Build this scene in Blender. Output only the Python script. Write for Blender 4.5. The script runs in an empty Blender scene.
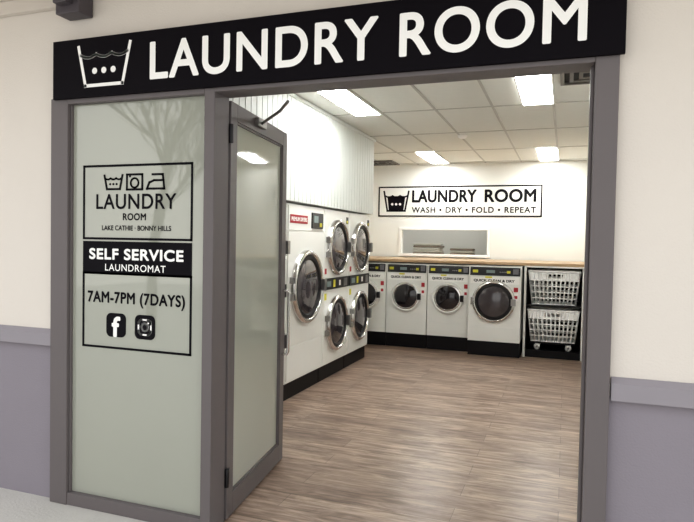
import bpy, bmesh, math, random
from mathutils import Vector, Matrix
random.seed(4)
S=bpy.context.scene
try:
    S.view_settings.view_transform='Standard'
    S.view_settings.look='Medium High Contrast'
except Exception: pass

# ---------------- materials ----------------
def lin(c):
    r=[]
    for v in c:
        v/=255.0
        r.append(v/12.92 if v<=0.04045 else ((v+0.055)/1.055)**2.4)
    return (r[0],r[1],r[2],1)
def mat(name,col,rough=0.5,metal=0.0,var=0.06,vs=6.0,bump=0.0,bs=80.0,emit=None,es=0,coat=0.0,spec=0.5):
    m=bpy.data.materials.new(name); m.use_nodes=True
    n=m.node_tree.nodes; l=m.node_tree.links; b=n['Principled BSDF']
    b.inputs['Roughness'].default_value=rough; b.inputs['Metallic'].default_value=metal
    b.inputs['Specular IOR Level'].default_value=spec
    b.inputs['Coat Weight'].default_value=coat
    tc=n.new('ShaderNodeTexCoord')
    no=n.new('ShaderNodeTexNoise'); no.inputs['Scale'].default_value=vs; no.inputs['Detail'].default_value=4
    l.new(tc.outputs['Object'],no.inputs['Vector'])
    mx=n.new('ShaderNodeMix'); mx.data_type='RGBA'
    c=lin(col)
    mx.inputs[6].default_value=tuple(max(0,x*(1-var)) for x in c[:3])+(1,)
    mx.inputs[7].default_value=tuple(min(1,x*(1+var)) for x in c[:3])+(1,)
    l.new(no.outputs['Fac'],mx.inputs[0]); l.new(mx.outputs[2],b.inputs['Base Color'])
    if bump>0:
        n2=n.new('ShaderNodeTexNoise'); n2.inputs['Scale'].default_value=bs; n2.inputs['Detail'].default_value=3
        l.new(tc.outputs['Object'],n2.inputs['Vector'])
        bp=n.new('ShaderNodeBump'); bp.inputs['Strength'].default_value=bump; bp.inputs['Distance'].default_value=0.01
        l.new(n2.outputs['Fac'],bp.inputs['Height']); l.new(bp.outputs['Normal'],b.inputs['Normal'])
    if emit:
        b.inputs['Emission Color'].default_value=lin(emit); b.inputs['Emission Strength'].default_value=es
    return m

CREAM=mat('cream_render',(220,213,204),0.8,bump=0.15,bs=120,var=0.03,vs=2)
DADO=mat('grey_render',(142,136,143),0.75,bump=0.15,bs=120,var=0.05,vs=3)
CAP=mat('grey_cap',(150,145,150),0.7,var=0.04)
IWALL=mat('interior_white',(237,237,232),0.7,var=0.02,vs=1.5)
BEAD=mat('beadboard_white',(222,225,221),0.5,var=0.02)
CEIL=mat('ceiling_tile',(228,228,222),0.9,bump=0.2,bs=200,var=0.03,vs=20)
TBAR=mat('t_bar',(186,184,178),0.5)
FRAME=mat('powdercoat_taupe',(110,104,104),0.45,var=0.03,spec=0.35)
BLACK=mat('sign_black',(13,8,16),0.6,var=0.05,spec=0.15)
WHITE=mat('sign_white',(248,247,243),0.5,var=0.003)
DECAL=mat('decal_black',(16,13,20),0.6,var=0.05,spec=0.15)
APPL=mat('enamel_white',(236,236,231),0.3,var=0.015,coat=0.2)
PANEL=mat('control_black',(20,18,23),0.35,var=0.1)
PLINTH=mat('plinth_black',(14,12,16),0.5,var=0.1,spec=0.3)
CHROME=mat('chrome_ring',(214,212,210),0.16,metal=1.0,var=0.02)
STEEL=mat('brushed_steel',(156,154,152),0.35,metal=1.0,var=0.06)
DGLASS=mat('drum_glass',(34,30,34),0.08,var=0.3,vs=9,coat=0.5)
TGLASS=mat('dryer_glass',(74,69,72),0.08,var=0.45,vs=7,coat=0.8)
GASKET=mat('gasket',(20,18,21),0.5)
YELLOW=mat('sticker_yellow',(216,208,70),0.5)
RED=mat('sticker_red',(176,40,52),0.5)
BLUEG=mat('display',(130,146,146),0.3)
LABEL=mat('label_grey',(120,118,122),0.5)
WOOD=mat('counter_wood',(180,152,120),0.45,var=0.2,vs=12)
BASK=mat('basket_plastic',(252,252,250),0.4,var=0.002)
DARKIN=mat('cubby_dark',(20,18,21),0.7)
PAVE=mat('concrete_pavement',(206,203,196),0.85,bump=0.3,bs=60,var=0.07,vs=4)
SOFF=mat('soffit_paint',(214,206,196),0.8,var=0.03)
BRK=mat('bracket_grey',(84,78,82),0.5)
TOWEL=mat('towel',(170,160,150),0.9,bump=0.4,bs=150)
BARK=mat('bark',(40,34,30),0.9,bump=0.5,bs=20)
LIGHT=mat('light_panel',(255,255,252),0.5,emit=(251,253,252),es=25)
FILL=mat('fill_panel',(255,255,252),0.5,emit=(250,250,246),es=6)  # emitter for the added fill lamp in the office
VENT=mat('vent_metal',(120,116,112),0.5)

def floor_mat():
    m=bpy.data.materials.new('vinyl_plank'); m.use_nodes=True
    n=m.node_tree.nodes; l=m.node_tree.links; b=n['Principled BSDF']
    tc=n.new('ShaderNodeTexCoord')
    br=n.new('ShaderNodeTexBrick'); br.offset=0.37; br.offset_frequency=2
    br.inputs['Scale'].default_value=1; br.inputs['Brick Width'].default_value=1.5
    br.inputs['Row Height'].default_value=0.18; br.inputs['Mortar Size'].default_value=0.0016
    br.inputs['Color1'].default_value=lin((184,166,151)); br.inputs['Color2'].default_value=lin((158,139,125))
    br.inputs['Mortar'].default_value=lin((112,97,88)); br.inputs['Bias'].default_value=0.0
    l.new(tc.outputs['Object'],br.inputs['Vector'])
    def stretch(sc,ns,det,p0,p1,c0,c1,dist=0.6):
        mp=n.new('ShaderNodeMapping'); mp.inputs['Scale'].default_value=sc
        l.new(tc.outputs['Object'],mp.inputs['Vector'])
        no=n.new('ShaderNodeTexNoise'); no.inputs['Scale'].default_value=ns; no.inputs['Detail'].default_value=det
        no.inputs['Roughness'].default_value=0.65; no.inputs['Distortion'].default_value=dist
        l.new(mp.outputs['Vector'],no.inputs['Vector'])
        rp=n.new('ShaderNodeValToRGB'); rp.color_ramp.elements[0].position=p0; rp.color_ramp.elements[1].position=p1
        rp.color_ramp.elements[0].color=c0+(1,); rp.color_ramp.elements[1].color=c1+(1,)
        l.new(no.outputs['Fac'],rp.inputs['Fac'])
        return no,rp
    def mul(a,bb):
        mx=n.new('ShaderNodeMix'); mx.data_type='RGBA'; mx.blend_type='MULTIPLY'; mx.inputs[0].default_value=1
        l.new(a,mx.inputs[6]); l.new(bb,mx.inputs[7]); return mx.outputs[2]
    no,r1=stretch((2.0,30,1),1.0,8,0.36,0.64,(0.60,0.55,0.52),(1.18,1.17,1.16))
    n2,r2=stretch((1.8,7,1),1.7,7,0.38,0.60,(0.66,0.61,0.58),(1.14,1.14,1.14),1.0)
    n3,r3=stretch((4,60,1),1.5,6,0.30,0.70,(0.86,0.85,0.84),(1.1,1.1,1.1))
    l.new(mul(mul(mul(br.outputs['Color'],r1.outputs['Color']),r2.outputs['Color']),r3.outputs['Color']),b.inputs['Base Color'])
    b.inputs['Roughness'].default_value=0.33
    bp=n.new('ShaderNodeBump'); bp.inputs['Strength'].default_value=0.1; bp.inputs['Distance'].default_value=0.004
    l.new(no.outputs['Fac'],bp.inputs['Height']); l.new(bp.outputs['Normal'],b.inputs['Normal'])
    return m
VINYL=floor_mat()

def frosted(name,col,trans,gloss):
    m=bpy.data.materials.new(name); m.use_nodes=True
    n=m.node_tree.nodes; l=m.node_tree.links
    n.remove(n['Principled BSDF']); out=n['Material Output']
    tc=n.new('ShaderNodeTexCoord'); no=n.new('ShaderNodeTexNoise'); no.inputs['Scale'].default_value=1.2
    l.new(tc.outputs['Object'],no.inputs['Vector'])
    mx=n.new('ShaderNodeMix'); mx.data_type='RGBA'
    c=lin(col); mx.inputs[6].default_value=tuple(x*0.92 for x in c[:3])+(1,); mx.inputs[7].default_value=c
    l.new(no.outputs['Fac'],mx.inputs[0])
    d=n.new('ShaderNodeBsdfDiffuse'); t=n.new('ShaderNodeBsdfTranslucent')
    l.new(mx.outputs[2],d.inputs['Color']); l.new(mx.outputs[2],t.inputs['Color'])
    ms=n.new('ShaderNodeMixShader'); ms.inputs[0].default_value=trans
    l.new(d.outputs[0],ms.inputs[1]); l.new(t.outputs[0],ms.inputs[2])
    g=n.new('ShaderNodeBsdfGlossy'); g.inputs['Roughness'].default_value=0.03
    fr=n.new('ShaderNodeFresnel'); fr.inputs['IOR'].default_value=gloss
    m2=n.new('ShaderNodeMixShader'); l.new(fr.outputs[0],m2.inputs[0])
    l.new(ms.outputs[0],m2.inputs[1]); l.new(g.outputs[0],m2.inputs[2])
    l.new(m2.outputs[0],out.inputs['Surface'])
    return m
FROST=frosted('frosted_glass',(214,216,202),0.42,2.0)
FROSTD=frosted('frosted_door_glass',(232,235,223),0.47,1.55)

# ---------------- mesh builder ----------------
class M:
    def __init__(s,name,loc=(0,0,0),rotz=0):
        s.name=name; s.loc=Vector(loc); s.rotz=rotz; s.bm=bmesh.new(); s.mats=[]
    def mi(s,m):
        if m not in s.mats: s.mats.append(m)
        return s.mats.index(m)
    def box(s,x0,x1,y0,y1,z0,z1,m):
        i=s.mi(m); v=[s.bm.verts.new((x,y,z)) for x in (x0,x1) for y in (y0,y1) for z in (z0,z1)]
        for f in ((0,1,3,2),(4,6,7,5),(0,4,5,1),(2,3,7,6),(0,2,6,4),(1,5,7,3)):
            fc=s.bm.faces.new([v[k] for k in f]); fc.material_index=i
    def prism(s,pts,axis,a,b,m):
        i=s.mi(m)
        def P(p,t):
            return {'X':(t,p[0],p[1]),'Y':(p[0],t,p[1]),'Z':(p[0],p[1],t)}[axis]
        A=[s.bm.verts.new(P(p,a)) for p in pts]; B=[s.bm.verts.new(P(p,b)) for p in pts]
        n=len(pts)
        fs=[s.bm.faces.new(A),s.bm.faces.new(list(reversed(B)))]
        for k in range(n):
            fs.append(s.bm.faces.new([A[k],B[k],B[(k+1)%n],A[(k+1)%n]]))
        for f in fs: f.material_index=i
    def lathe(s,c,axis,prof,m,seg=40,caps=True,sgn=1):
        i=s.mi(m); c=Vector(c)
        U,V,W={'X':((0,1,0),(0,0,1),(1,0,0)),'Y':((1,0,0),(0,0,1),(0,1,0)),'Z':((1,0,0),(0,1,0),(0,0,1))}[axis]
        U,V,W=Vector(U),Vector(V),Vector(W)*sgn
        rings=[]
        for r,h in prof:
            if r<=1e-6: rings.append([s.bm.verts.new(c+W*h)])
            else: rings.append([s.bm.verts.new(c+W*h+(U*math.cos(2*math.pi*k/seg)+V*math.sin(2*math.pi*k/seg))*r) for k in range(seg)])
        for a,b in zip(rings,rings[1:]):
            for k in range(seg):
                k2=(k+1)%seg
                if len(a)==1 and len(b)==1: continue
                if len(a)==1: vs=[a[0],b[k2],b[k]]
                elif len(b)==1: vs=[a[k],a[k2],b[0]]
                else: vs=[a[k],a[k2],b[k2],b[k]]
                f=s.bm.faces.new(vs); f.material_index=i; f.smooth=True
    def tube(s,pts,r,m,seg=10):
        i=s.mi(m); pts=[Vector(p) for p in pts]; rings=[]
        for k,p in enumerate(pts):
            d=(pts[min(k+1,len(pts)-1)]-pts[max(k-1,0)]).normalized()
            u=d.cross(Vector((0.31,0.17,0.93))).normalized(); v=d.cross(u)
            rings.append([s.bm.verts.new(p+(u*math.cos(2*math.pi*j/seg)+v*math.sin(2*math.pi*j/seg))*r) for j in range(seg)])
        for a,b in zip(rings,rings[1:]):
            for j in range(seg):
                f=s.bm.faces.new([a[j],a[(j+1)%seg],b[(j+1)%seg],b[j]]); f.material_index=i; f.smooth=True
        for q in (rings[0],rings[-1]):
            f=s.bm.faces.new(q); f.material_index=i
    def stroke(s,pts,w,y,m,closed=False,t=0.002):
        P=[Vector(p) for p in pts]
        if closed: P=P+[P[0]]
        for a,b in zip(P,P[1:]):
            d=(b-a)
            if d.length<1e-6: continue
            d=d.normalized()*w*0.5; n=Vector((-d.y,d.x))
            q=[a-d+n,a-d-n,b+d-n,b+d+n]
            s.prism([(v.x,v.y) for v in q],'Y',y-t,y,m)
    def disc(s,x,z,r,y,m,t=0.002,seg=24):
        s.prism([(x+r*math.cos(2*math.pi*k/seg),z+r*math.sin(2*math.pi*k/seg)) for k in range(seg)],'Y',y-t,y,m)
    def finish(s,bevel=0.0,parent=None):
        bmesh.ops.recalc_face_normals(s.bm,faces=s.bm.faces)
        me=bpy.data.meshes.new(s.name); s.bm.to_mesh(me); s.bm.free()
        for m in s.mats: me.materials.append(m)
        o=bpy.data.objects.new(s.name,me); S.collection.objects.link(o)
        o.location=s.loc; o.rotation_euler=(0,0,s.rotz)
        if parent: o.parent=parent; o.location=s.loc-parent.location
        if bevel>0:
            b=o.modifiers.new('bevel','BEVEL'); b.width=bevel; b.segments=2; b.limit_method='ANGLE'; b.angle_limit=math.radians(50)
        return o

def text(s,name,x0,x1,y,z0,z1,m,parent,face='-Y',bold=0.0,track=1.0,ext=0.0):
    """fit text into a box. face -Y: x0..x1 = world X at plane y.  face +X: x0..x1 = world Y at plane X=y.
    bold (metres) thickens strokes by merging shifted copies of the glyph mesh."""
    c=bpy.data.curves.new(name,'FONT'); c.body=s; c.size=1; c.space_character=track
    o=bpy.data.objects.new(name+'_tmp',c); S.collection.objects.link(o)
    bpy.context.view_layer.update()
    dg=bpy.context.evaluated_depsgraph_get()
    src=bpy.data.meshes.new_from_object(o.evaluated_get(dg))
    vs=[v.co.copy() for v in src.vertices]; fs=[list(p.vertices) for p in src.polygons]
    bpy.data.objects.remove(o); bpy.data.curves.remove(c); bpy.data.meshes.remove(src)
    mnx=min(v.x for v in vs); mxx=max(v.x for v in vs); mny=min(v.y for v in vs); mxy=max(v.y for v in vs)
    W=x1-x0-2*bold; Hh=z1-z0-2*bold
    shifts=[(0,0)] if bold<=0 else [(bold*math.cos(k*math.pi/6),bold*math.sin(k*math.pi/6)) for k in range(12)]
    V=[];Fc=[]
    for j,(dx,dz) in enumerate(shifts):
        base=len(V)
        for v in vs:
            a=(v.x-mnx)/(mxx-mnx)*W+bold+dx; b=(v.y-mny)/(mxy-mny)*Hh+bold+dz
            off=0.00002*j
            V.append((a,-off,b) if face=='-Y' else (off,a,b))
        Fc+=[[base+q for q in f] for f in fs]
    me=bpy.data.meshes.new(name); me.from_pydata(V,[],Fc); me.materials.append(m)
    ob=bpy.data.objects.new(name,me); S.collection.objects.link(ob)
    loc=Vector((x0,y,z0)) if face=='-Y' else Vector((y,x0,z0))
    if parent: ob.parent=parent; loc=loc-parent.location
    ob.location=loc
    return ob

def basin(mb,x0,x1,z0,z1,w,y,m,dots=True):
    W=x1-x0;H=z1-z0
    f=lambda a,b:(x0+a*W,z0+b*H)
    mb.stroke([f(0.0,0.97),f(0.14,0.04),f(0.86,0.04),f(1.0,0.97)],w,y,m)
    pts=[f(0.045+0.91*k/36,0.74-0.07*abs(math.sin(math.pi*3.0*k/36))*1.0+0.03) for k in range(37)]
    mb.stroke(pts,w*0.8,y,m)
    if dots:
        for a in (0.32,0.5,0.68): mb.disc(*f(a,0.38),0.05*W,y,m)

# ---------------- room shell ----------------
YF=2.66; YB=10.2; XL=-3.45; XR=0.55; ZC=2.87
o=M('floor'); o.box(XL-0.1,XR+0.1,2.665,YB+0.1,-0.1,0,VINYL); o.finish()
o=M('pavement'); o.box(-14,8,-12,2.665,-0.1,0,PAVE); o.finish()

w=M('wall_front')
def wf(x0,x1,z0,z1,m): w.box(x0,x1,YF,YF+0.14,z0,z1,m)
wf(-6.5,-2.72,0,0.9,DADO); wf(-6.5,-2.72,0.9,2.95,CREAM)
wf(0.18,3.0,0,0.9,DADO); wf(0.18,3.0,0.9,2.95,CREAM)
wf(-2.72,0.18,2.27,2.95,CREAM)
w.finish()
t=M('trim_1')
for a,b in ((-6.5,-2.725),(0.185,3.0)):
    t.prism([(YF-0.002,0.885),(YF-0.03,0.885),(YF-0.03,0.955),(YF-0.002,0.98)],'X',a,b,CAP)
t.finish(0.003)
t=M('trim_2'); t.box(-6.5,-2.66,YF-0.04,YF-0.001,2.775,2.85,SOFF); t.finish(0.004)
o=M('soffit'); o.box(-6.5,3.0,1.7,YF-0.001,2.85,2.93,SOFF); o.finish()
o=M('soffit_bracket')
o.box(-2.62,-2.46,2.55,2.655,2.70,2.849,BRK); o.box(-2.59,-2.50,2.50,2.55,2.74,2.849,BRK); o.finish(0.006)

w=M('wall_left'); w.box(XL-0.1,XL,YF+0.14,YB,0,2.95,IWALL); w.finish()
w=M('wall_right'); w.box(XR,XR+0.1,YF+0.14,YB,0,2.95,IWALL); w.finish()
hx0,hx1,hz0,hz1=-2.69,-1.23,1.34,1.75
w=M('wall_back')
w.box(XL-0.1,hx0,YB,YB+0.1,0,2.95,IWALL); w.box(hx1,XR+0.1,YB,YB+0.1,0,2.95,IWALL)
w.box(hx0,hx1,YB,YB+0.1,0,hz0,IWALL); w.box(hx0,hx1,YB,YB+0.1,hz1,2.95,IWALL); w.finish()
w=M('wall_office_back'); w.box(-4.2,0.2,12.0,12.1,0,2.6,IWALL); w.finish()
w=M('wall_office_left'); w.box(-4.3,-4.2,YB+0.1,12.1,0,2.6,IWALL); w.finish()
w=M('wall_office_right'); w.box(0.2,0.3,YB+0.1,12.1,0,2.6,IWALL); w.finish()
w=M('floor_office'); w.box(-4.3,0.3,YB+0.1,12.1,-0.1,0,VINYL); w.finish()
w=M('ceiling_office'); w.box(-4.3,0.3,YB+0.1,12.1,2.6,2.7,CEIL); w.finish()
o=M('office_fill_light',(-2.0,11.2,2.56)); o.box(-.6,.6,-.15,.15,0,.04,FILL); o.finish()  # unseen lamp, added to brighten the room behind the hatch
c=M('ceiling')
c.box(XL,XR,YF+0.14,YB,ZC,ZC+0.08,CEIL)
x=-0.15
xs=[]
while x>XL: xs.append(x); x-=0.567
xs.append(0.417)
for x in xs: c.box(x-0.012,x+0.012,YF+0.14,YB,ZC-0.006,ZC,TBAR)
for y in (3.6,4.9,6.1,7.4,8.8,10.05): c.box(XL,XR,y-0.012,y+0.012,ZC-0.005,ZC,TBAR)
c.finish()
t=M('trim_3'); t.box(-2.39,XR,YB-0.03,YB-0.001,ZC-0.04,ZC-0.007,IWALL); t.finish()

# window (serving hatch)
o=M('window_2')
fw=0.045
o.box(hx0-fw,hx1+fw,YB-0.02,YB-0.001,hz1,hz1+fw,WHITE); o.box(hx0-fw,hx1+fw,YB-0.05,YB-0.001,hz0-fw,hz0,WHITE)
o.box(hx0-fw,hx0,YB-0.02,YB-0.001,hz0,hz1,WHITE); o.box(hx1,hx1+fw,YB-0.02,YB-0.001,hz0,hz1,WHITE); o.finish(0.003)
o=M('bench',(-2.2,10.75,0)); o.box(-.9,.9,-.3,.3,1.28,1.32,WOOD)
for a in (-.85,.81): 
    for b in (-.28,.24): o.box(a,a+.04,b,b+.04,0,1.28,WHITE)
o.finish(0.003)
o=M('folded_towel_stack',(-2.33,10.75,1.32))
for k in range(5):
    o.box(-.26+.01*(k%2),.26-.012*(k%3),-.15,.15,k*0.042,k*0.042+0.038,[TOWEL,APPL,APPL,TOWEL,APPL][k])
o.finish(0.015)
o=M('folded_towel_stack',(-1.72,10.75,1.32))
for k in range(3):
    o.box(-.2+.01*(k%2),.2,-.15,.15,k*0.042,k*0.042+0.038,[TOWEL,APPL,TOWEL][k])
o.finish(0.015)

# ceiling lights & vents
for (x,y) in ((-2.0,4.93),(-0.285,4.88),(-2.0,8.84),(-0.285,8.84)):
    o=M('office_fill_light',(x,y+0.59,ZC-0.014))
    o.box(-.135,.135,-.58,.58,-0.004,0.0,LIGHT)
    o.box(-.15,-.135,-.595,.595,-0.007,0.007,WHITE); o.box(.135,.15,-.595,.595,-0.007,0.007,WHITE)
    o.box(-.135,.135,-.595,-.58,-0.007,0.007,WHITE); o.box(-.135,.135,.58,.595,-0.007,0.007,WHITE)
    o.finish()
for (x,y,s) in ((0.16,5.15,0.24),(-2.95,9.8,0.24)):
    o=M('air_vent',(x,y,ZC-0.02))
    for q in range(3):
        a=s-q*0.07
        for (x0,x1,y0,y1) in ((-a,a,-a,-a+.03),(-a,a,a-.03,a),(-a,-a+.03,-a+.03,a-.03),(a-.03,a,-a+.03,a-.03)):
            o.box(x0,x1,y0,y1,-0.004+0.004*q,0.014,VENT)
    o.box(-s,s,-s,s,0.0135,0.0145,DARKIN)
    o.finish()
o=M('smoke_detector',(-1.25,7.6,ZC-0.006)); o.lathe((0,0,0),'Z',[(0.0,-.035),(.035,-.034),(.055,-.02),(.06,0)],WHITE); o.finish()

# ---------------- bulkhead ----------------
b=M('bulkhead')
b.box(-3.45,-2.412,YF+0.14,7.62,1.88,ZC-0.0,BEAD)
y=YF+0.15
while y<7.6:
    b.box(-2.412,-2.40,y,min(y+0.086,7.62),1.88,ZC-0.001,BEAD); y+=0.094
b.box(-2.40,-2.385,YF+0.14,7.63,ZC-0.04,ZC-0.008,BEAD)
b.finish(0.002)

# ---------------- entrance frame, side light, door ----------------
f=M('door_frame')
f.box(-2.72,-2.60,2.62,2.76,0,2.27,FRAME)
f.box(-1.725,-1.665,2.62,2.76,0,2.27,FRAME)
f.box(0.09,0.18,2.62,2.78,0,2.27,FRAME)
f.box(0.075,0.09,2.68,2.74,0,2.24,FRAME)
f.box(-2.60,-1.725,2.62,2.76,2.235,2.27,FRAME)
f.box(-1.665,0.09,2.62,2.76,2.24,2.27,FRAME)
f.box(-1.665,0.075,2.66,2.76,0,0.008,STEEL)
f.finish(0.004)
wn=M('window_1')
wn.box(-2.60,-1.725,2.655,2.665,0.07,2.235,FROST)
wn.box(-2.60,-1.725,2.625,2.75,0.0,0.07,FRAME)
wn.box(-2.60,-2.59,2.64,2.68,0.07,2.235,FRAME); wn.box(-1.735,-1.725,2.64,2.68,0.07,2.235,FRAME)
wino=wn.finish(0.002)

# decals
yd=2.6545
d=M('window_decal',(0,0,0))
dx0,dx1=-2.515,-1.815
d.stroke([(dx0,1.895),(dx1,1.895),(dx1,1.50),(dx0,1.50)],0.012,yd,DECAL,True)
d.prism([(dx0-.004,1.485),(dx1+.004,1.485),(dx1+.004,1.305),(dx0-.004,1.305)],'Y',yd-.002,yd,DECAL)
d.stroke([(dx0,1.31),(dx1,1.31),(dx1,0.905),(dx0,0.905)],0.012,yd,DECAL,True)
basin(d,-2.375,-2.255,1.765,1.845,0.011,yd,DECAL)
d.stroke([(-2.225,1.845),(-2.125,1.845),(-2.125,1.765),(-2.225,1.765)],0.011,yd,DECAL,True)
d.stroke([(-2.175+.025*math.cos(a*math.pi/8),1.80+.025*math.sin(a*math.pi/8)) for a in range(17)],0.009,yd,DECAL)
d.disc(-2.205,1.836,0.006,yd,DECAL)
d.stroke([(-2.095,1.768),(-1.985,1.768),(-1.995,1.843),(-2.06,1.843)],0.011,yd,DECAL)
d.stroke([(-2.095,1.768),(-2.08,1.80),(-2.05,1.812),(-1.99,1.812)],0.011,yd,DECAL)
def rsq(x0,x1,z0,z1,r,n=6):
    P=[]
    for cx,cz,a0 in ((x1-r,z1-r,0),(x0+r,z1-r,90),(x0+r,z0+r,180),(x1-r,z0+r,270)):
        for k in range(n+1):
            a=math.radians(a0+90*k/n); P.append((cx+r*math.cos(a),cz+r*math.sin(a)))
    return P
d.prism(rsq(-2.355,-2.225,0.965,1.095,.03),'Y',yd-.002,yd,DECAL)
d.prism(rsq(-2.165,-2.035,0.965,1.095,.03),'Y',yd-.002,yd,DECAL)
d.stroke(rsq(-2.14,-2.06,0.99,1.07,.022),0.009,yd-.002,WHITE,True)
d.stroke([(-2.10+.02*math.cos(a*math.pi/8),1.03+.02*math.sin(a*math.pi/8)) for a in range(17)],0.008,yd-.002,WHITE)
d.disc(-2.077,1.053,0.005,yd-.002,WHITE)
dec=d.finish()
text('LAUNDRY','txt_1',-2.43,-1.91,yd-.001,1.660,1.742,DECAL,dec,bold=.0015,track=1.08)
text('ROOM','txt_2',-2.25,-2.10,yd-.001,1.600,1.638,DECAL,dec,bold=.0012,track=1.1)
text('LAKE CATHIE · BONNY HILLS','txt_3',-2.39,-1.94,yd-.001,1.545,1.572,DECAL,dec,bold=.0006)
text('SELF SERVICE','txt_4',-2.475,-1.86,yd-.003,1.385,1.447,WHITE,dec,bold=.003,track=1.08)
text('LAUNDROMAT','txt_5',-2.365,-1.97,yd-.003,1.325,1.363,WHITE,dec,track=1.1,bold=.0005)
text('7AM-7PM (7DAYS)','txt_6',-2.485,-1.85,yd-.001,1.13,1.212,DECAL,dec,bold=.0022,track=1.08)
text('f','txt_7',-2.318,-2.260,yd-.003,0.965,1.078,WHITE,dec,bold=.005)

# door leaf
dl=M('door_1',(-1.685,2.775,0),math.radians(98.0))
L=0.96; T=0.022
dl.box(0,0.085,-T,T,0.012,2.232,FRAME); dl.box(L-0.085,L,-T,T,0.012,2.232,FRAME)
dl.box(0.085,L-0.085,-T,T,0.012,0.13,FRAME); dl.box(0.085,L-0.085,-T,T,2.14,2.232,FRAME)
dl.box(0.085,L-0.085,-0.005,0.005,0.13,2.14,FROSTD)
for z0,z1 in ((0.13,0.142),(2.128,2.14)): dl.box(0.085,L-0.085,-0.014,0.014,z0,z1,FRAME)
for a,b in ((0.085,0.095),(L-0.095,L-0.085)): dl.box(a,b,-0.014,0.014,0.142,2.128,FRAME)
for sg in (-1,1):
    dl.tube([(L-.045,sg*.02,1.17),(L-.04,sg*.055,1.17),(L-.035,sg*.062,1.155),(L-.035,sg*.062,.755),(L-.04,sg*.055,.74),(L-.045,sg*.02,.74)],0.0095,CHROME)
for z in (0.24,2.06):
    dl.lathe((-0.004,-0.024,z-.05),'Z',[(0,0),(.012,0),(.012,.10),(0,.10)],PANEL,16)
    dl.box(0,0.03,-T-0.003,-T,z-.045,z+.045,PANEL)
dl.box(L-0.001,L+0.003,-0.012,0.012,0.95,1.10,CHROME)
dl.tube([(.42,-.03,2.19),(.20,-.22,2.215),(.03,-.32,2.225)],.009,STEEL)
dl.box(.34,.48,-T-.025,-T,2.17,2.215,STEEL)
door=dl.finish(0.003)

# ---------------- fascia sign ----------------
sg=M('shop_sign'); sg.box(-2.685,0.197,2.60,2.619,2.26,2.575,BLACK)
for a in (-2.2,-0.9,0.15): sg.box(a-.02,a+.02,2.619,YF-.001,2.35,2.5,BRK)
basin(sg,-2.505,-2.165,2.31,2.535,0.018,2.5995,WHITE)
sgo=sg.finish(0.0015)
text('LAUNDRY','sign_text_1',-2.04,-0.812,2.598,2.320,2.515,WHITE,sgo,bold=.005,track=1.10)
text('ROOM','sign_text_2',-0.715,0.055,2.598,2.320,2.515,WHITE,sgo,bold=.005,track=1.10)

# ---------------- interior wall sign ----------------
y=YB-0.004
g=M('wall_sign'); g.box(-3.12,-0.38,YB-.004,YB-.0005,1.975,2.495,IWALL)
g.stroke([(-3.11,2.485),(-.39,2.485),(-.39,1.985),(-3.11,1.985)],0.024,y,DECAL,True,0.003)
basin(g,-3.02,-2.58,2.06,2.42,0.03,y,DECAL)
g.prism([(-2.96,2.33),(-2.93,2.08),(-2.67,2.08),(-2.64,2.33)],'Y',y-.002,y,DECAL)
for a in (-2.87,-2.80,-2.73): g.disc(a,2.19,0.022,y-.003,WHITE)
go=g.finish()
text('LAUNDRY','wall_sign_text_1',-2.52,-1.42,y-.003,2.215,2.43,DECAL,go,bold=.009,track=1.05)
text('ROOM','wall_sign_text_2',-1.29,-0.47,y-.003,2.215,2.43,DECAL,go,bold=.009,track=1.05)
text('WASH • DRY • FOLD • REPEAT','wall_sign_tag',-2.52,-0.47,y-.003,2.04,2.14,DECAL,go,bold=.003,track=1.15)

# ---------------- dryers (facing +X) ----------------
XD=-2.43
def dryer_door(m,yc,zc,R,x=0.0):
    m.lathe((x,yc,zc),'X',[(R,-.002),(R,.03),(R*.965,.045),(R*.90,.05),(R*.87,.042),(R*.86,.03)],CHROME,48)
    m.lathe((x,yc,zc),'X',[(R*.865,.034),(R*.76,.036),(R*.72,.02)],GASKET,48)
    m.lathe((x,yc,zc),'X',[(R*.725,.025),(R*.6,.034),(R*.3,.045),(0,.048)],TGLASS,48)
    m.box(x+.03,x+.075,yc+R*.84,yc+R*1.0,zc-.06,zc+.06,STEEL)
    m.box(x,x+.045,yc-R*1.06,yc-R*.86,zc-.11,zc-.05,STEEL); m.box(x,x+.045,yc-R*1.06,yc-R*.86,zc+.05,zc+.11,STEEL)
def stack_dryer(y0,W):
    m=M('tumble_dryer',(XD,y0,0))
    m.box(-.95,-.03,0.003,W-.003,0.0,.17,PLINTH)
    m.box(-.96,0,0.003,W-.003,.17,1.86,APPL)
    m.box(-.001,.008,.02,W-.02,.19,.985,APPL); m.box(-.001,.008,.02,W-.02,1.115,1.845,APPL)
    dryer_door(m,W/2,.60,.31,.008); dryer_door(m,W/2,1.45,.31,.008)
    for z0,z1 in ((.99,1.11),):
        m.box(0,.02,.02,W-.02,z0,z1,PANEL)
        m.box(.02,.023,.08,.20,z0+.03,z1-.03,BLUEG); m.box(.02,.023,.27,.33,z0+.02,z1-.02,YELLOW)
        m.box(.02,.023,.45,.50,z0+.03,z1-.03,WHITE); m.box(.02,.028,.60,.70,z0+.015,z1-.015,STEEL)
    m.box(.008,.011,W-.11,W-.04,1.72,1.80,PANEL); m.box(.011,.013,W-.10,W-.06,1.73,1.76,YELLOW)
    m.box(.008,.011,.04,.10,.88,.95,YELLOW)
    m.box(.008,.011,.04,.09,1.16,1.22,RED)
    return m.finish(0.003)
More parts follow.
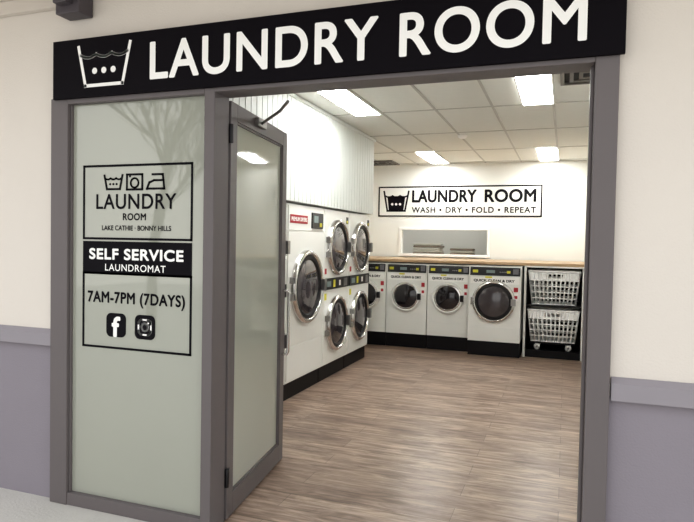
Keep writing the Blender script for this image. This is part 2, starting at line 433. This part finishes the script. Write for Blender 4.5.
def big_washer(y0,W):
    m=M('washer_extractor',(XD,y0,0))
    m.box(-.95,-.03,0.003,W-.003,0.0,.17,PLINTH)
    m.box(-.96,0,0.003,W-.003,.17,1.86,APPL)
    m.box(-.001,.010,.02,W-.02,.52,1.60,APPL)
    m.box(-.001,.010,.02,W-.02,.19,.505,APPL)
    m.box(-.001,.010,.02,W-.02,1.615,1.845,APPL)
    dryer_door(m,W/2,1.06,.365,.010)
    m.box(.010,.014,.05,.45,1.68,1.76,RED); m.box(.010,.022,.55,.84,1.64,1.80,PANEL)
    m.box(.022,.025,.59,.70,1.70,1.77,BLUEG); m.box(.022,.025,.74,.80,1.66,1.70,YELLOW)
    m.box(.010,.013,W-.12,W-.04,.99,1.11,PANEL); m.box(.013,.015,W-.11,W-.06,1.01,1.07,YELLOW)
    r=m.finish(0.003)
    text('PREMIUM DRYERS','dryer_label',y0+.07,y0+.43,XD+.0155,1.70,1.74,WHITE,r,face='+X',bold=.002)
    return r
stack_dryer(6.75,.79); stack_dryer(5.955,.79); big_washer(5.06,.89); stack_dryer(4.265,.79)

# ---------------- washing machines (facing -Y) ----------------
def washer(x0,W,yf,R,big=False,top=1.215,zc=.75):
    m=M('washing_machine',(x0,yf,0)); g=.005
    m.box(g,W-g,.02,.72,0,.20,PLINTH)
    m.box(g,W-g,0,.74,.20,top-.13,APPL)
    m.prism([(0,top-.13),(.02,top),(.74,top),(.74,top-.13)],'X',g,W-g,APPL)
    m.prism([(-.006,top-.125),(.013,top-.012),(.03,top-.012),(.02,top-.125)],'X',.02,W-.02,PANEL)
    m.box(W*.34,W*.50,-.008,.01,top-.09,top-.05,BLUEG)
    for k in range(4): m.lathe((W*.60+k*.025,-.004,top-.075),'Y',[(.008,0),(.008,.006),(0,.007)],STEEL,12,sgn=-1)
    m.box(W*.84,W*.94,-.012,.01,top-.10,top-.03,LABEL); m.box(W*.08,W*.18,-.008,.01,top-.088,top-.05,YELLOW)
    m.box(W*.725,W*.79,-.009,.01,top-.09,top-.055,YELLOW)
    m.box(.03,W-.03,-.004,0.002,top-.235,top-.145,WHITE)
    m.box(W*.32,W*.45,-.006,0,top-.158,top-.136,YELLOW)
    m.box(W*.86,W*.94,-.004,0,zc+.14,zc+.20,RED); m.box(W*.84,W*.94,-.004,0,zc+.02,zc+.12,WHITE); m.box(W*.87,W*.93,-.006,0,zc+.05,zc+.09,RED)
    m.box(.02,W-.02,-.003,0.002,.225,.40,APPL)
    c=(W*.49,-.0,zc)
    ring=CHROME if big else APPL
    m.lathe(c,'Y',[(R,-.002),(R,.03),(R*.96,.045),(R*.90,.05),(R*.86,.04),(R*.84,.025)],ring,48,sgn=-1)
    m.lathe(c,'Y',[(R*.86,.036),(R*.76,.042),(R*.72,.028)],CHROME if not big else GASKET,48,sgn=-1)
    m.lathe(c,'Y',[(R*.73,.030),(R*.5,.045),(R*.25,.056),(0,.058)],TGLASS if big else DGLASS,48,sgn=-1)
    m.box(c[0]+R*.80,c[0]+R*1.02,-.065,-.03,zc-.045,zc+.045,STEEL if big else PANEL)
    m.box(c[0]-R*1.07,c[0]-R*.88,-.04,0,zc-.05,zc+.05,ring)
    r=m.finish(0.004)
    text('QUICK CLEAN & DRY','washer_label',x0+.07,x0+W-.09,yf-.0055,top-.215,top-.175,DECAL,r,bold=.002)
    return r
washer(-3.075,.61,8.52,.225); washer(-2.465,.61,8.52,.225); washer(-1.855,.61,8.52,.225)
washer(-1.243,.70,8.34,.285,True,top=1.22,zc=.745)

# ---------------- counter, shelf, baskets ----------------
c=M('wooden_countertop'); c.box(XL+.001,XR-.001,8.60,YB-.052,1.235,1.275,WOOD)
c.box(-2.9,.2,9.45,9.5,0,1.235,WHITE); c.finish(0.004)
s=M('shelf_unit')
sx0,sx1=-.52,.245
s.box(sx0,sx0+.03,8.50,9.1,0,1.234,APPL); s.box(sx1-.03,sx1,8.50,9.1,0,1.234,APPL)
s.box(sx0+.03,sx1-.03,9.07,9.1,0,1.234,DARKIN)
s.box(sx0+.03,sx0+.034,8.53,9.07,.1,1.214,DARKIN); s.box(sx1-.034,sx1-.03,8.53,9.07,.1,1.214,DARKIN)
s.box(sx0+.034,sx1-.034,8.52,9.07,.69,.715,DARKIN); s.box(sx0+.03,sx1-.03,8.52,9.07,.0,.10,PLINTH)
s.box(sx0+.03,sx1-.03,8.52,9.07,1.214,1.234,APPL)
s.box(sx1,XR-.005,8.52,8.54,0,1.234,APPL)
s.finish(0.002)
def basket(x,y,z,casters):
    m=M('laundry_basket',(x,y,z)); zb=.11 if casters else 0
    W0,W1,D0,D1,H=.275,.325,.19,.235,(.43 if casters else .45)
    def P(sx,sy,t):
        a=W0+(W1-W0)*t; b=D0+(D1-D0)*t
        return (sx*a,sy*b,zb+H*t)
    def side(p,q,n):
        for k in range(n+1):
            u=k/n
            A=Vector(P(*p,0)).lerp(Vector(P(*q,0)),u); B=Vector(P(*p,1)).lerp(Vector(P(*q,1)),u)
            m.tube([A,B],.0105,BASK,6)
        for j,t in enumerate((.02,.20,.38,.56,.74)):
            m.tube([P(*p,t),P(*q,t)],.0105,BASK,6)
    side((-1,-1),(1,-1),11); side((1,-1),(1,1),7); side((1,1),(-1,1),11); side((-1,1),(-1,-1),7)
    for (p,q) in (((-1,-1),(1,-1)),((1,-1),(1,1)),((1,1),(-1,1)),((-1,1),(-1,-1))):
        for (u0,u1,t0,t1) in ((0,.33,.76,1),(.67,1,.76,1),(.33,.67,.92,1),(.33,.67,.76,.82)):
            i=m.mi(BASK); vs=[]
            for (u,t) in ((u0,t0),(u1,t0),(u1,t1),(u0,t1)):
                vs.append(m.bm.verts.new(Vector(P(*p,t)).lerp(Vector(P(*q,t)),u)))
            f=m.bm.faces.new(vs); f.material_index=i
        m.tube([P(*p,1),P(*q,1)],.015,BASK,8)
    m.box(-W0,W0,-D0,D0,zb,zb+.012,BASK)
    if casters:
        m.box(-W0-.01,W0+.01,-D0-.01,D0+.01,zb-.022,zb-.001,PLINTH)
        for a in (-1,1):
            for b in (-1,1):
                m.lathe((a*.2,b*.17-.014,.042),'Y',[(0,0),(.042,0),(.042,.028),(0,.028)],WHITE,20)
                m.lathe((a*.2,b*.17-.015,.042),'Y',[(0,0),(.016,0),(.016,.03),(0,.03)],STEEL,16)
                m.box(a*.2-.018,a*.2+.018,b*.17+.016,b*.17+.022,.034,zb-.02,STEEL)
    m.finish()
basket(-.137,8.775,.715,False); basket(-.137,8.775,.10,True)

# ---------------- street tree behind the viewer (seen mirrored in glass) ----------------
cu=bpy.data.curves.new('street_tree','CURVE'); cu.dimensions='3D'; cu.bevel_depth=1.0; cu.bevel_resolution=1
def branch(p,d,L,r,lev):
    n=5; pts=[(p.copy(),r)]
    for k in range(n):
        d=(d+Vector((random.uniform(-.22,.22),random.uniform(-.22,.22),random.uniform(-.06,.16)))).normalized()
        p=p+d*L/n; pts.append((p.copy(),r*(1-.5*(k+1)/n)))
        if lev<4 and k>=1:
            for _ in range(1 if lev==0 and k<3 else (2 if lev<3 else 1)):
                nd=(d+Vector((random.uniform(-1,1),random.uniform(-1,1),random.uniform(-.2,.6)))*.85).normalized()
                branch(p,nd,L*random.uniform(.5,.7),r*.5,lev+1)
    sp=cu.splines.new('POLY'); sp.points.add(len(pts)-1)
    for q,(a,b) in zip(sp.points,pts): q.co=(a.x,a.y,a.z,1); q.radius=b
branch(Vector((0,0,0)),Vector((0,0,1)),3.4,.09,0)
cu.materials.append(BARK)
tr=bpy.data.objects.new('street_tree',cu); S.collection.objects.link(tr); tr.location=(-6.3,-2.8,0)

# ---------------- world ----------------
wd=bpy.data.worlds.new('World'); S.world=wd; wd.use_nodes=True
n=wd.node_tree.nodes; l=wd.node_tree.links; bg=n['Background']
tc=n.new('ShaderNodeTexCoord'); sp=n.new('ShaderNodeSeparateXYZ'); rp=n.new('ShaderNodeValToRGB')
l.new(tc.outputs['Generated'],sp.inputs[0]); l.new(sp.outputs['Z'],rp.inputs['Fac'])
rp.color_ramp.elements[0].position=0.0; rp.color_ramp.elements[0].color=(1,.98,.94,1)
rp.color_ramp.elements[1].position=0.8; rp.color_ramp.elements[1].color=(.86,.9,.97,1)
l.new(rp.outputs['Color'],bg.inputs['Color']); bg.inputs['Strength'].default_value=1.4

# ---------------- camera ----------------
f=604.0; yaw=math.radians(19.9); ro=math.radians(1.06); pi_=math.atan(18/f)
F=Vector((-math.sin(yaw)*math.cos(pi_),math.cos(yaw)*math.cos(pi_),-math.sin(pi_)))
H=Vector((math.cos(yaw),math.sin(yaw),0)); V=H.cross(F)
Rc=H*math.cos(ro)+V*math.sin(ro); Uc=-H*math.sin(ro)+V*math.cos(ro)
mt=Matrix((( Rc.x,Uc.x,-F.x,0),(Rc.y,Uc.y,-F.y,0),(Rc.z,Uc.z,-F.z,1.5),(0,0,0,1)))
cd=bpy.data.cameras.new('camera'); cam=bpy.data.objects.new('camera',cd); S.collection.objects.link(cam)
cam.matrix_world=mt; cd.sensor_width=36; cd.lens=36*f/694; cd.clip_start=0.05
S.camera=cam
